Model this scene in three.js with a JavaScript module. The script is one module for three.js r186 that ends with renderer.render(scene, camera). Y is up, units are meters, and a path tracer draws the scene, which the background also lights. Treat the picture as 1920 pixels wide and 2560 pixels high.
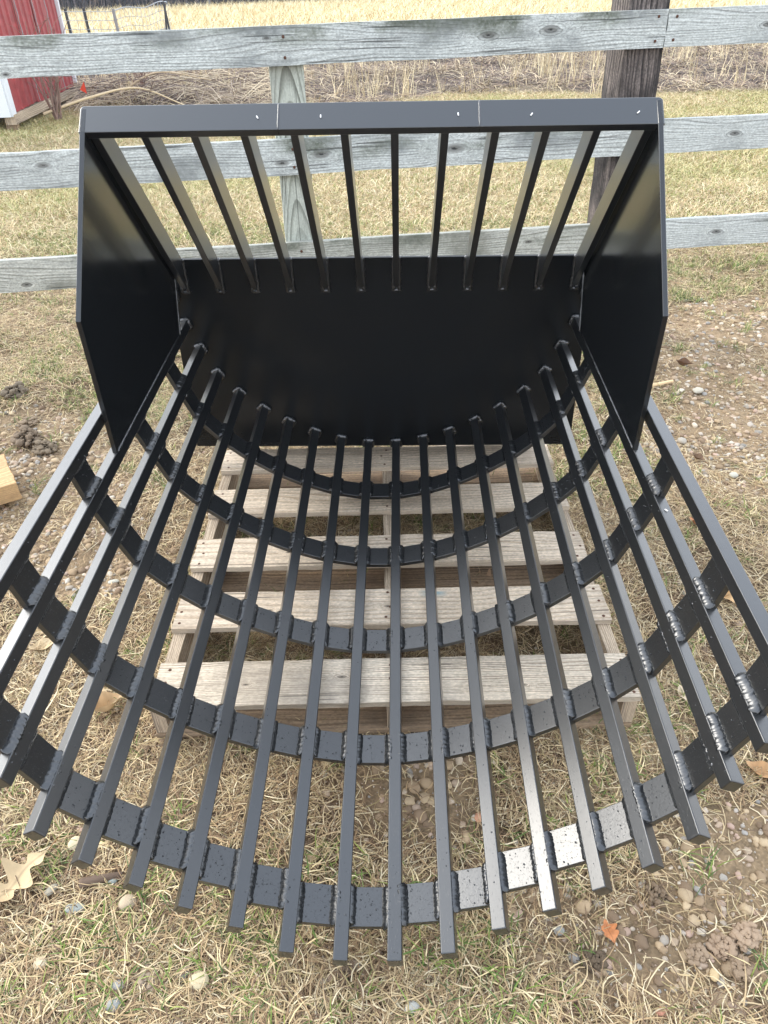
import * as THREE from 'three';
import { mergeGeometries } from 'three/addons/utils/BufferGeometryUtils.js';
import { RoundedBoxGeometry } from 'three/addons/geometries/RoundedBoxGeometry.js';

// ───────────────────────── camera, sky, sun, exposure
const scene = new THREE.Scene();
const camera = new THREE.PerspectiveCamera(70.2, 0.75, 0.05, 400);
camera.position.set(0, 1.5336, 0);
camera.rotation.set(-0.6293, 0, -0.0251);
const renderer = new THREE.WebGLRenderer({ antialias: true });
renderer.toneMapping = THREE.LinearToneMapping;
renderer.toneMappingExposure = 1.07;
renderer.shadowMap.enabled = true;

const SUN = new THREE.Vector3(-0.69, 0.56, -0.46).normalize();
{
  const w = 512, h = 256, d = new Float32Array(w * h * 4);
  for (let j = 0; j < h; j++) for (let i = 0; i < w; i++) {
    const lat = ((j + .5) / h - .5) * Math.PI, ph = ((i + .5) / w - .5) * 2 * Math.PI;
    const x = Math.cos(lat) * Math.cos(ph), y = Math.sin(lat), z = Math.cos(lat) * Math.sin(ph);
    const e = Math.pow(Math.max(0, y), .6), a = Math.acos(Math.min(1, Math.max(-1, x * SUN.x + y * SUN.y + z * SUN.z))) * 180 / Math.PI;
    const glow = 2.4 * Math.exp(-a * a / 420) + 1.6 * Math.exp(-a * a / 1500);      // thin bright cloud round the veiled sun
    const o = (j * w + i) * 4, c0 = [2.9, 2.98, 3.05], c1 = [1.45, 1.68, 2.06];
    for (let k = 0; k < 3; k++) d[o + k] = y < 0 ? .45 : c0[k] + (c1[k] - c0[k]) * e + glow * [1, .985, .95][k];
    d[o + 3] = 1;
  }
  const sky = new THREE.DataTexture(d, w, h, THREE.RGBAFormat, THREE.FloatType);
  sky.mapping = THREE.EquirectangularReflectionMapping; sky.magFilter = sky.minFilter = THREE.LinearFilter; sky.needsUpdate = true;
  scene.background = sky; scene.environment = sky;
}
const sun = new THREE.DirectionalLight(new THREE.Color(1, .93, .82), 1.9);
sun.position.copy(SUN).multiplyScalar(20); sun.target.position.set(0, 0, -2); sun.castShadow = true; sun.shadow.radius = 46;
Object.assign(sun.shadow.camera, { left: -8, right: 8, top: 8, bottom: -8, near: 1, far: 60 }); sun.shadow.mapSize.set(2048, 2048);
scene.add(sun, sun.target);
scene.fog = new THREE.FogExp2(0xdfe8f2, 0.0008);

// ───────────────────────── helpers
function rng(seed) { let a = seed >>> 0; return () => { a = a + 0x6D2B79F5 | 0; let t = Math.imul(a ^ a >>> 15, 1 | a); t = t + Math.imul(t ^ t >>> 7, 61 | t) ^ t; return ((t ^ t >>> 14) >>> 0) / 4294967296; }; }
const hash2 = (x, y, s) => { let h = Math.imul(x | 0, 374761393) ^ Math.imul(y | 0, 668265263) ^ Math.imul(s | 0, 1274126177); h = Math.imul(h ^ h >>> 13, 1274126177); return ((h ^ h >>> 16) >>> 0) / 4294967296; };
function noise(x, y, s = 0, px = 0, py = 0) {
  const xi = Math.floor(x), yi = Math.floor(y); let fx = x - xi, fy = y - yi; fx = fx * fx * (3 - 2 * fx); fy = fy * fy * (3 - 2 * fy);
  const wx = v => px ? ((v % px) + px) % px : v, wy = v => py ? ((v % py) + py) % py : v;
  const a = hash2(wx(xi), wy(yi), s), b = hash2(wx(xi + 1), wy(yi), s), c = hash2(wx(xi), wy(yi + 1), s), d = hash2(wx(xi + 1), wy(yi + 1), s);
  return a + (b - a) * fx + (c - a) * fy + (a - b - c + d) * fx * fy;
}
function fbm(x, y, s = 0, o = 4, px = 0, py = 0) { let v = 0, a = .5, n = 0; for (let i = 0; i < o; i++) { v += a * noise(x, y, s + i * 17, px, py); n += a; a *= .5; x *= 2; y *= 2; px *= 2; py *= 2; } return v / n; }
const clamp = (v, a = 0, b = 1) => Math.min(b, Math.max(a, v)), lerp = (a, b, t) => a + (b - a) * t, sst = (a, b, v) => { const t = clamp((v - a) / (b - a)); return t * t * (3 - 2 * t); };
function tex(w, h, f, srgb = true, wrap = true) {                      // f(u, v, out) fills sRGB 0..1
  const d = new Uint8Array(w * h * 4), o = [0, 0, 0];
  for (let j = 0; j < h; j++) for (let i = 0; i < w; i++) { f((i + .5) / w, (j + .5) / h, o); const k = (j * w + i) * 4; d[k] = clamp(o[0]) * 255; d[k + 1] = clamp(o[1]) * 255; d[k + 2] = clamp(o[2]) * 255; d[k + 3] = 255; }
  const t = new THREE.DataTexture(d, w, h); t.magFilter = THREE.LinearFilter; t.minFilter = THREE.LinearMipmapLinearFilter; t.generateMipmaps = true;
  if (srgb) t.colorSpace = THREE.SRGBColorSpace; if (wrap) t.wrapS = t.wrapT = THREE.RepeatWrapping; t.needsUpdate = true; return t;
}
const taken = {};
function numbered(name) { const n = taken[name] = (taken[name] ?? -1) + 1; return n ? `${name}_${String(n).padStart(3, '0')}` : name; }
function tag(o, label, category, group, kind) { o.userData.label = label; if (category) o.userData.category = category; if (group) o.userData.group = group; if (kind) o.userData.kind = kind; return o; }
function shad(o) { o.castShadow = o.receiveShadow = true; return o; }
function mesh(name, geo, mat, parent) { const m = shad(new THREE.Mesh(geo, mat)); m.name = parent ? name : numbered(name); (parent || scene).add(m); return m; }
function thing(name, label, category, pos = [0, 0, 0], group) { const g = new THREE.Group(); g.name = numbered(name); g.position.set(...pos); scene.add(g); return tag(g, label, category, group); }
function taperTube(pts, r0, r1, rad = 6, seg = 8) {
  const c = new THREE.CatmullRomCurve3(pts.map(p => new THREE.Vector3(...p))), P = [], I = [], f = c.computeFrenetFrames(seg, false);
  for (let i = 0; i <= seg; i++) { const p = c.getPoint(i / seg), r = lerp(r0, r1, i / seg); for (let j = 0; j < rad; j++) { const a = j / rad * 2 * Math.PI, n = f.normals[i], b = f.binormals[i]; P.push(p.x + r * (Math.cos(a) * n.x + Math.sin(a) * b.x), p.y + r * (Math.cos(a) * n.y + Math.sin(a) * b.y), p.z + r * (Math.cos(a) * n.z + Math.sin(a) * b.z)); } }
  for (let i = 0; i < seg; i++) for (let j = 0; j < rad; j++) { const a = i * rad + j, b = i * rad + (j + 1) % rad; I.push(a, b, a + rad, b, b + rad, a + rad); }
  const n = P.length / 3; const p0 = pts[0], p1 = pts[pts.length - 1]; P.push(...p0, ...p1);
  for (let j = 0; j < rad; j++) { I.push(n, (j + 1) % rad, j); I.push(n + 1, seg * rad + j, seg * rad + (j + 1) % rad); }
  const g = new THREE.BufferGeometry(); g.setAttribute('position', new THREE.Float32BufferAttribute(P, 3)); g.setIndex(I); g.computeVertexNormals(); return g;
}
const lin = (r, g, b) => new THREE.Color().setRGB(r, g, b);
const srgb = (r, g, b) => new THREE.Color().setRGB(r / 255, g / 255, b / 255, THREE.SRGBColorSpace);
const std = o => new THREE.MeshStandardMaterial(o);

// ───────────────────────── wood textures
function wood(w, h, lenM, widM, seed, o) {
  // returns { map, bump } for a board lenM long (u) and widM wide (v)
  o.crack ??= .35; const H = new Float32Array(w * h), kn = (o.knots || []), fr = o.rings || 70;
  const pal = o.pal, map = tex(w, h, (u, v, c) => {
    const X = u * lenM, Y = v * widM; let t = Y, kd = 9, kk = 0, near = 0;
    t += (fbm(X * 1.3, Y * 6, seed, 3) - .5) * .10 + (fbm(X * 6, Y * 25, seed + 5, 2) - .5) * .008;
    if (o.cath) { const q = (Y - widM * .52); t = q * q * 9 + X * .16 * (q * q < 1 ? 1 : 1) + (fbm(X * 5, Y * 12, seed, 2) - .5) * .02; }
    for (const k of kn) { const dx = (X - k[0]) / 2.4, dy = Y - k[1], dd = Math.hypot(dx, dy) / k[2]; t += Math.sign(dy || 1) * k[2] * 1.1 * Math.exp(-dd * .55) ; if (dd < kd) kd = dd; }
    const kr = sst(2.6, 1.2, kd); const ph = lerp(t * fr, kd * 2.4 + 40, kr * .85), f = ph - Math.floor(ph), ring = sst(.35, .92, f) * (1 - sst(.93, 1, f)) * (.35 + .9 * hash2(Math.floor(ph), 3, seed));
    const fib = fbm(X * 14, Y * 900, seed + 31, 2) - .5, spk = fbm(X * 160, Y * 260, seed + 9, 3) - .5;
    const blot = fbm(X * 3.2, Y * 7, seed + 50, 4), crk = sst(.72, .80, fbm(X * 2.2, Y * 150, seed + 70, 2)) * sst(.45, .6, noise(X * 3, Y * 9, seed + 71));
    let k = ring * o.ringAmt; let r = lerp(pal[0][0], pal[1][0], k), g = lerp(pal[0][1], pal[1][1], k), b = lerp(pal[0][2], pal[1][2], k);
    const m = 1 + fib * o.fib + spk * o.spk; r *= m; g *= m; b *= m;
    const s = sst(.5, .78, blot) * o.stain * (.45 + .9 * fbm(X * 60, Y * 60, seed + 80, 3)); r = lerp(r, pal[2][0], s); g = lerp(g, pal[2][1], s); b = lerp(b, pal[2][2], s);
    if (o.moss) { const q = o.moss * sst(.42, .75, fbm(X * 5, Y * 14, seed + 90, 4)) * sst(.35, .95, v + (noise(X * 6, 2, seed) - .5) * .5) * (.3 + .9 * fbm(X * 120, Y * 120, seed + 91, 2)); r = lerp(r, .32, q); g = lerp(g, .34, q); b = lerp(b, .29, q); }
    if (kd < 1) { const q = sst(1, .3, kd) * .55 * (.6 + .6 * spk); r *= 1 - q; g *= 1 - q * 1.03; b *= 1 - q * 1.05; const cr = sst(.25, .05, kd + spk * .3); r *= 1 - cr * .6; g *= 1 - cr * .6; b *= 1 - cr * .6; }
    r *= 1 - crk * o.crack; g *= 1 - crk * o.crack; b *= 1 - crk * o.crack;
    if (o.extra) { c[0] = r; c[1] = g; c[2] = b; o.extra(X, Y, c); } else { c[0] = r; c[1] = g; c[2] = b; }
    const ii = Math.min(w - 1, Math.floor(u * w)), jj = Math.min(h - 1, Math.floor(v * h)); H[jj * w + ii] = clamp(.65 - ring * .35 + fib * .5 + spk * .25 - crk * .6 - (kd < .3 ? .3 : 0));
  });
  const bump = tex(w, h, (u, v, c) => { c[0] = c[1] = c[2] = H[Math.min(h - 1, Math.floor(v * h)) * w + Math.min(w - 1, Math.floor(u * w))]; }, false);
  return std({ map, bumpMap: bump, bumpScale: o.bump || .0012, roughness: .88 });
}
const GREY = [[.735, .75, .735], [.55, .56, .545], [.46, .475, .47]];
const railMats = [
  wood(2048, 160, 3.9, .14, 11, { pal: GREY, ringAmt: .8, fib: .30, spk: .42, stain: .95, moss: .9, rings: 85, knots: [[3.14, .075, .020], [3.40, .085, .022], [1.25, .014, .010], [2.25, .10, .008]] }),
  wood(2048, 160, 3.9, .14, 23, { pal: GREY, ringAmt: .9, fib: .28, spk: .38, stain: .75, moss: .75, rings: 80, knots: [[1.33, .09, .016], [2.30, .05, .017], [2.47, .075, .022], [3.05, .07, .026]] }),
  wood(2048, 160, 3.9, .14, 37, { pal: [[.70, .70, .665], [.50, .50, .46], [.42, .42, .38]], ringAmt: .85, fib: .3, spk: .36, stain: .6, moss: .7, rings: 75, knots: [[1.1, .03, .014], [2.0, .08, .012], [2.55, .06, .013], [3.4, .08, .012]] }),
];
const railShort = wood(1024, 160, 1.9, .14, 51, { pal: GREY, ringAmt: .85, fib: .3, spk: .34, stain: .6, moss: .5, rings: 80, knots: [[.45, .07, .016], [.78, .09, .009]] });
const postMat = wood(1024, 256, 1.4, .14, 61, { pal: [[.70, .715, .67], [.45, .46, .42], [.5, .5, .47]], ringAmt: .95, fib: .25, spk: .2, stain: .3, rings: 62, cath: true });
const oldPostMat = wood(1024, 256, 2.0, .2, 71, { pal: [[.42, .385, .365], [.20, .18, .175], [.14, .128, .128]], ringAmt: .85, fib: 1.0, spk: .6, stain: 1.0, rings: 60, bump: .008, crack: .75 });
const TAN = [[.80, .735, .65], [.63, .55, .455], [.58, .52, .455]];
const deckMats = [1, 2, 3, 4, 5].map(i => wood(1024, 160, 1.2, .146, 100 + i * 7, {
  pal: i === 1 ? [[.80, .745, .665], [.60, .535, .455], [.54, .50, .45]] : TAN, ringAmt: i === 1 ? .95 : .6, fib: .34, spk: .3, stain: .45, rings: i === 1 ? 150 : 60, bump: .0015,
  knots: [[.35 + .12 * i, .05 + .012 * i, .007], [1.02 - .1 * i, .1, .006], [.2 + .03 * i, .08, .005]],
  extra: i === 2 ? (X, Y, c) => { const q = sst(.55, .75, fbm(X * 16, Y * 40, 5, 3)) * (sst(.33, .26, Math.abs(X - .33) * 3.2) * sst(.10, .14, Y) + sst(.05, .0, Math.abs(X - .72)) * sst(.05, .02, Y)); c[0] = lerp(c[0], .50, q); c[1] = lerp(c[1], .62, q); c[2] = lerp(c[2], .66, q); } : null }));
const stringerMat = wood(1024, 128, 1.2, .09, 201, { pal: [[.73, .66, .57], [.55, .47, .38], [.5, .44, .38]], ringAmt: .7, fib: .35, spk: .3, stain: .5, rings: 70 });
const bottomMat = wood(1024, 128, 1.2, .1, 207, { pal: [[.62, .53, .43], [.46, .38, .29], [.4, .34, .28]], ringAmt: .8, fib: .35, spk: .35, stain: .6, rings: 70 });
const timberMat = wood(512, 256, .6, .2, 219, { pal: [[.76, .63, .46], [.62, .48, .33], [.54, .43, .31]], ringAmt: .6, fib: .3, spk: .25, stain: .4, rings: 60, knots: [[.2, .12, .006], [.4, .05, .008]] });

function boxUV(lx, ly, lz, nx, ny, nz, jit, seed, wear = .002) {         // a board with worn, slightly wavy edges; u runs along x on every face
  const g = new THREE.BoxGeometry(lx, ly, lz, nx, ny, nz), p = g.attributes.position, uv = g.attributes.uv, nn = g.attributes.normal;
  for (let i = 0; i < p.count; i++) {
    let x = p.getX(i), y = p.getY(i), z = p.getZ(i); const ex = nn.getX(i), ey = nn.getY(i), ez = nn.getZ(i);
    const u = x / lx + .5, vy = y / ly + .5, vz = z / lz + .5;
    if (Math.abs(ex) > .5) uv.setXY(i, .02 + .03 * vy, vz); else if (Math.abs(ey) > .5) uv.setXY(i, u, vz); else uv.setXY(i, u, vy);
    const s = seed * 13.7;
    x += (noise(z * 40 + s, y * 40, 3) - .5) * wear * 2 * (Math.abs(x) > lx * .499 ? 1 : 0);
    y += (noise(x * 3 + s, 7, 1) - .5) * jit + (Math.abs(z) > lz * .49 ? -Math.sign(y) * noise(x * 23 + s, z, 5) * wear * .8 : 0);
    z += (noise(x * 5 + s, 1, 2) - .5) * jit + (Math.abs(z) > lz * .49 ? -Math.sign(z) * noise(x * 31 + s, y * 10, 6) * wear : 0);
    p.setXYZ(i, x, y, z);
  }
  g.computeVertexNormals(); return g;
}

// ───────────────────────── ground
const PALLET = { x: .0117, z: -1.1564, yaw: -.0032 };
const DIRT = [[1.5, -3.0, .62, .55, 1], [2.05, -3.7, .8, .5, 1], [1.35, -2.35, .35, .3, .8], [-1.5, -2.7, .42, .36, 1.1], [-1.75, -2.3, .5, .5, .9], [-1.1, -2.05, .3, .4, .8], [.70, -.80, .22, .16, 1], [.62, -.62, .16, .1, 1.05], [.36, -.62, .12, .1, .8], [.1, -1.02, .24, .2, .75], [-.04, -.66, .16, .07, .8], [-.33, -.8, .1, .08, .6], [-.9, -1.75, .2, .2, .6], [.3, -.8, .14, .1, .7], [-.13, -.6, .1, .06, .8], [-.55, -.8, .08, .06, .5], [.0, -1.6, .7, .5, .55]];
function dirt(x, z) { let d = 0; for (const [cx, cz, rx, rz, s] of DIRT) { const q = ((x - cx) / rx) ** 2 + ((z - cz) / rz) ** 2; if (q < 5) d += s * Math.exp(-q); } return clamp(d + (fbm(x * 3.1, z * 3.1, 300, 4) - .52) * 1.5 * (z > -5 ? 1 : .25)); }
function gh(x, z) {
  const px = Math.abs(x - PALLET.x) - .62, pz = Math.abs(z + 1.76) - .63, away = sst(0, .15, Math.max(px, pz));
  return -.010 + away * ((fbm(x * 2.5, z * 2.5, 310, 3) - .5) * .05 + (fbm(x * 14, z * 14, 311, 3) - .5) * .016) + sst(-13, -16, z) * (fbm(x * .9, z * .9, 312, 3) - .4) * .25 * sst(-24, -20, z);
}
const BR0 = (x) => -12.9 - .7 * sst(-1, 2, x) + (fbm(x * .7, 3, 320, 3) - .5) * 1.6;   // near edge of the cut brush
const BR1 = (x) => -21.5 + (fbm(x * .4, 9, 321, 3) - .5) * 3;
{
  const ax = (lo, hi, steps) => { const a = []; let v = lo; while (v < hi) { a.push(v); v += steps(v); } a.push(hi); return a; };
  const xs = ax(-140, 140, x => clamp((Math.abs(x) - 1.6) * .12, .03, 12)), zs = ax(-180, 6, z => z > -4.2 ? (z > 0 ? .4 : .03) : clamp((-z - 4) * .08, .04, 8));
  const P = [], C = [], U = [], I = [], c = new THREE.Color();
  const cThatch = srgb(128, 104, 80), cDirt = srgb(176, 152, 120), cLawn = srgb(206, 191, 144), cBrush = srgb(96, 81, 74), cField = srgb(234, 218, 182), cGreen = srgb(124, 116, 78);
  for (const z of zs) for (const x of xs) {
    P.push(x, gh(x, z), z); U.push(x / 1.3, z / 1.3);
    const d = sst(.35, .75, dirt(x, z)), far = sst(-4, -6, z); c.copy(cThatch).lerp(cGreen, .45 * sst(.5, .7, fbm(x * 2, z * 2, 330, 3))).lerp(cLawn, far * .9);
    c.lerp(cDirt, d * (1 - far * .6));
    const b = sst(.0, -.6, z - BR0(x)); c.lerp(cBrush, b); c.lerp(cField, sst(0, -2.5, z - BR1(x)) * (.75 + .25 * fbm(x * .3, z * .3, 331, 3)));
    const w = .85 + .35 * fbm(x * (z > -5 ? 6 : 1.2), z * (z > -5 ? 6 : 1.2), 332, 3); C.push(c.r * w, c.g * w, c.b * w);
  }
  const nx = xs.length; for (let j = 0; j < zs.length - 1; j++) for (let i = 0; i < nx - 1; i++) { const a = j * nx + i; I.push(a, a + nx, a + 1, a + 1, a + nx, a + nx + 1); }
  const g = new THREE.BufferGeometry(); g.setAttribute('position', new THREE.Float32BufferAttribute(P, 3)); g.setAttribute('color', new THREE.Float32BufferAttribute(C, 3)); g.setAttribute('uv', new THREE.Float32BufferAttribute(U, 2)); g.setIndex(I); g.computeVertexNormals();
  const hh = (u, v) => fbm(u * 12, v * 12, 340, 6, 12, 12) * .55 + .45 * (1 - Math.abs(2 * fbm(u * 40, v * 40, 350, 4, 40, 40) - 1));
  const map = tex(1024, 1024, (u, v, c) => { const t = hh(u, v), s = noise(u * 300, v * 300, 360, 300, 300), q = .50 + .42 * t + .16 * (s - .5); c[0] = q; c[1] = q * .985; c[2] = q * .965; if (s > .93) { c[0] = c[1] = c[2] = .95; } });
  const bmp = tex(1024, 1024, (u, v, c) => { c[0] = c[1] = c[2] = hh(u, v) * .8 + .2 * noise(u * 300, v * 300, 360, 300, 300); }, false);
  tag(mesh('ground', g, std({ vertexColors: true, map, bumpMap: bmp, bumpScale: .012, roughness: 1 })), 'dry grassy ground with bare stony dirt patches', null, null, 'structure');
}

// ───────────────────────── the bucket
const paintBump = tex(512, 512, (u, v, c) => { c[0] = c[1] = c[2] = .5 + .5 * (fbm(u * 40, v * 40, 400, 2, 40, 40) - .5) + .35 * (fbm(u * 5, v * 5, 401, 2, 5, 5) - .5); }, false);
const spatBump = (() => { const n = 512, a = new Float32Array(n * n), R = rng(77); for (let k = 0; k < 330; k++) { const x = R() * n, y = R() * n, r = 1.5 + 5 * R() ** 3; for (let j = -8; j <= 8; j++) for (let i = -8; i <= 8; i++) { const q = Math.hypot(i, j) / r; if (q < 1) { const at = ((y + j + n | 0) % n) * n + ((x + i + n | 0) % n); a[at] = Math.max(a[at], Math.sqrt(1 - q * q) * (.5 + .1 * r)); } } } return tex(n, n, (u, v, c) => { c[0] = c[1] = c[2] = .1 + .8 * a[(v * n | 0) * n + (u * n | 0)] + .12 * (fbm(u * 24, v * 24, 402, 2, 24, 24) - .5); }, false); })();
paintBump.repeat.set(4, 4);
const BLK = { color: lin(.0075, .0085, .0095), metalness: 0 }, phys = o => new THREE.MeshPhysicalMaterial({ ...BLK, ior: 1.55, clearcoat: .9, clearcoatRoughness: .3, ...o });
const paint = phys({ roughness: .3, bumpMap: paintBump, bumpScale: .00012 });
const paintPlate = phys({ clearcoat: .35, clearcoatRoughness: .12, ior: 1.5, roughness: .18, bumpMap: paintBump, bumpScale: .0002 }), paintBack = phys({ clearcoat: 0, ior: 1.5, specularIntensity: .5, roughness: .24, bumpMap: paintBump, bumpScale: .0002 });
const tineBump = spatBump.clone(); tineBump.repeat.set(.35, 7); tineBump.needsUpdate = true;
const paintTine = phys({ roughness: .3, bumpMap: tineBump, bumpScale: .00022 });
const paintSpat = phys({ roughness: .28, bumpMap: spatBump, bumpScale: .0011 });
const paintWeld = phys({ roughness: .25 });

const B = { R: .6192, d: .1563, w: .0274, al: .0911, W: .6017 };
const DX = [0, .0002, 0, -.0022, -.0024, -.0017, .0021, .0044, -.0015, -.0017, .0009], DY = [0, -.0036, -.0002, .0026, .0031, .0009, -.0003, -.0043, .0036, -.0009, -.0003];
const LEN = [0, 1.689, 1.683, 1.655, 1.641, 1.628, 1.62, 1.609, 1.572, 1.562, 1.556];
const KS = []; for (let k = -10; k <= 10; k++) if (k) KS.push(k);
const bar = k => { const s = Math.sign(k), m = Math.abs(k), t = s * (m - .5) * B.d; return { t, x: B.R * Math.sin(t) + s * DX[m], y: B.R * (1 - Math.cos(t)) + DY[m], nx: -Math.sin(t), ny: Math.cos(t), tx: Math.cos(t), ty: Math.sin(t) }; };
const bucket = thing('rock_bucket', 'glossy black welded steel skeleton rock bucket with curved tine floor resting on a wooden pallet', 'bucket', [.0005, .2066, -2.2676]);
bucket.rotation.set(.0505, -.03, -.0047, 'YXZ');
function bead(len, rad, seed, flat = 1, ripple = .08) {                  // a rippled weld bead along z, wide in x and thin in y
  const n = Math.max(6, Math.round(len / .0030)), m = 8, P = [], I = [], R = rng(seed); let dr = 0;
  for (let i = 0; i <= n; i++) {
    const e = Math.min(1, Math.min(i, n - i) / 1.8), rip = 1 + ripple * Math.sin(i * 2.2 + Math.sin(i * .7 + seed) * 1.6), wv = 1 + (R() - .5) * .24; dr = dr * .75 + (R() - .5) * rad * .2;
    for (let j = 0; j < m; j++) { const a = j / m * 2 * Math.PI, r = rad * (.3 + .7 * Math.sqrt(e)); P.push(Math.cos(a) * r * wv + dr, Math.sin(a) * r * flat * rip * (1 + (R() - .5) * .2), (i / n - .5) * len + Math.cos(a) * Math.cos(a) * rad * .4); }
  }
  for (let i = 0; i < n; i++) for (let j = 0; j < m; j++) { const a = i * m + j, b = i * m + (j + 1) % m; I.push(a, b, a + m, b, b + m, a + m); }
  for (let j = 1; j < m - 1; j++) { I.push(0, j + 1, j); I.push(n * m, n * m + j, n * m + j + 1); }
  const g = new THREE.BufferGeometry(); g.setAttribute('position', new THREE.Float32BufferAttribute(P, 3)); g.setIndex(I); g.computeVertexNormals(); return g;
}
const stripBeads = [1, 2, 3, 4, 5, 6].map(s => bead(.077, .0098, s, .48, .16)), endBeads = [11, 12, 13].map(s => bead(.036, .0085, s));
{
  const R = rng(5);
  // tines
  const geos = {};
  for (const k of KS) {
    const q = bar(k), m = Math.abs(k), z0 = Math.tan(B.al) * q.y, L = LEN[m] - z0;
    geos[m] ||= new RoundedBoxGeometry(B.w, B.w, L, 2, .0024);
    const t = mesh('tine', geos[m], paintTine, bucket); t.position.set(q.x - q.nx * B.w / 2, q.y - q.ny * B.w / 2, z0 + L / 2); t.rotation.z = q.t;
    const gs = [[0, B.w / 2, 0], [B.w / 2, 0, Math.PI / 2], [-B.w / 2, 0, Math.PI / 2]].map(([x, y, rz], i) => { const g = endBeads[i].clone(); g.rotateY(Math.PI / 2); g.rotateZ(rz); g.translate(x + (R() - .5) * .003, y, -L / 2 + .004); return g; });
    mesh('weld_bead', mergeGeometries(gs), paintWeld, t);
  }
  // curved cross members: flat strips between neighbouring tines
  const sgs = {};
  const Z5 = [0, 1.5905, 1.583, 1.556, 1.542, 1.529, 1.518, 1.503, 1.49, 1.48, 1.474];
  [.2835, .6025, .9285, 1.25, 0].forEach((zr, row) => {
    for (let i = 0; i < KS.length - 1; i++) {
      const a = bar(KS[i]), b = bar(KS[i + 1]), d = .0185, h = B.w / 2 - .0005;
      const ax = a.x + a.tx * h - a.nx * d, ay = a.y + a.ty * h - a.ny * d, bx = b.x - b.tx * h - b.nx * d, by = b.y - b.ty * h - b.ny * d, ln = Math.hypot(bx - ax, by - ay), an = Math.atan2(by - ay, bx - ax);
      const za = row < 4 ? zr : Z5[Math.abs(KS[i])], zb = row < 4 ? zr : Z5[Math.abs(KS[i + 1])];
      const s = mesh('cross_strip', sgs[i] ||= new RoundedBoxGeometry(ln, .012, .072, 1, .0012), paintSpat, bucket); s.position.set((ax + bx) / 2, (ay + by) / 2, (za + zb) / 2 + (R() - .5) * .006); s.rotation.z = an;
      for (const e of [-1, 1]) { const w = mesh('weld_bead', stripBeads[Math.floor(R() * 6)], paintWeld, s), big = (e > 0) === (KS[i] < 0) ? 1.12 : .95; w.position.set(e * (ln / 2 - .0045), .0098, (R() - .5) * .003); w.rotation.z = e * (.80 + .15 * (R() - .5)); w.scale.set(big * (.92 + .2 * R()), .85 + .4 * R(), (R() < .5 ? -1 : 1) * (.94 + .06 * R())); }
    }
  });
  // weld spatter: small round beads of metal near the welds
  const dg = new THREE.IcosahedronGeometry(1, 1); dg.deleteAttribute('uv'); const sp = [];
  for (let n = 0; n < 1500; n++) {
    const i = Math.floor(R() * 19), row = Math.floor(R() * 5), zr = [.2835, .6025, .9285, 1.25, 0][row], a = bar(KS[i]), b = bar(KS[i + 1]), g = dg.clone(), r = lerp(.0008, .0020, R() ** 2); g.scale(r, r * .7, r); let x, y, z;
    const zc = row < 4 ? zr : (Z5[Math.abs(KS[i])] + Z5[Math.abs(KS[i + 1])]) / 2;
    if (n % 3) { const t = .25 + .5 * R(), d = .0125; x = lerp(a.x - a.nx * d, b.x - b.nx * d, t); y = lerp(a.y - a.ny * d, b.y - b.ny * d, t); z = zc + (R() - .5) * .066; }
    else { const t = (R() - .5) * B.w * .8; x = a.x + a.tx * t; y = a.y + a.ty * t; z = zc + (R() - .5) * .2; if (z > LEN[Math.abs(KS[i])] - .01) continue; }
    g.translate(x, y, z); sp.push(g);
  }
  const spm = mesh('weld_spatter', mergeGeometries(sp), paintWeld, bucket); spm.userData.kind = 'stuff';
  // back plate
  const ca = Math.cos(B.al), bs = new THREE.Shape([[-.6723, -.0269 / ca], [.6723, -.0269 / ca], [.6329, .6751 / ca], [-.6329, .6751 / ca]].map(p => new THREE.Vector2(...p)));
  const bp = mesh('back_plate', new THREE.ExtrudeGeometry(bs, { depth: .008, bevelThickness: .001, bevelSize: .001, bevelSegments: 1 }), paintBack, bucket); bp.rotation.x = B.al; bp.position.set(0, 0, -.0095);
  mesh('rear_foot_rail', (() => { const a = new RoundedBoxGeometry(1.1, .010, .085, 1, .002); a.translate(0, -.016, -.052); const b = new RoundedBoxGeometry(1.1, .074, .008, 1, .002); b.translate(0, -.050, -.0905); return mergeGeometries([a, b]); })(), paint, bucket);
  // side plates
  const poly = [[1.107, .5025], [.8042, .7765], [.4825, .787], [.4825, .15], [.668, .071], [1.141, .462]];
  for (const s of [-1, 1]) {
    const sh = new THREE.Shape(poly.map(([y, z]) => new THREE.Vector2(-z, y)));
    const g = new THREE.ExtrudeGeometry(sh, { depth: .009, bevelThickness: .001, bevelSize: .001, bevelSegments: 1 }); g.rotateY(Math.PI / 2);
    const pl = mesh('side_plate', g, paintPlate, bucket); pl.position.x = s > 0 ? B.W + .001 : -B.W - .010;
    const w = mesh('weld_bead', bead(.60, .0042, 60 + s), paintWeld, pl); w.position.set(s > 0 ? 0 : .009, .4825, .48);
    const w2 = mesh('weld_bead', bead(.22, .004, 66 + s), paintWeld, pl); w2.position.set(s > 0 ? 0 : .009, .58, .112); w2.rotation.x = Math.PI / 2 - .37;
  }
  // top bar and upper bars
  const u = [.756, .654], nb = [.654, -.756];                            // (y, z): along the bars, and out of their back
  const tsh = (() => { const a = .614, b = .030, r = .009, q = new THREE.Shape(); q.moveTo(-a, -b); q.lineTo(a, -b); q.lineTo(a, b - r); q.quadraticCurveTo(a, b, a - r, b); q.lineTo(-a + r, b); q.quadraticCurveTo(-a, b, -a, b - r); q.closePath(); return q; })(), tg = new THREE.ExtrudeGeometry(tsh, { depth: .0165, bevelThickness: .0018, bevelSize: .0018, bevelSegments: 2, curveSegments: 6 }); tg.rotateX(-Math.PI / 2); tg.translate(0, -.0083, 0);
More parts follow.
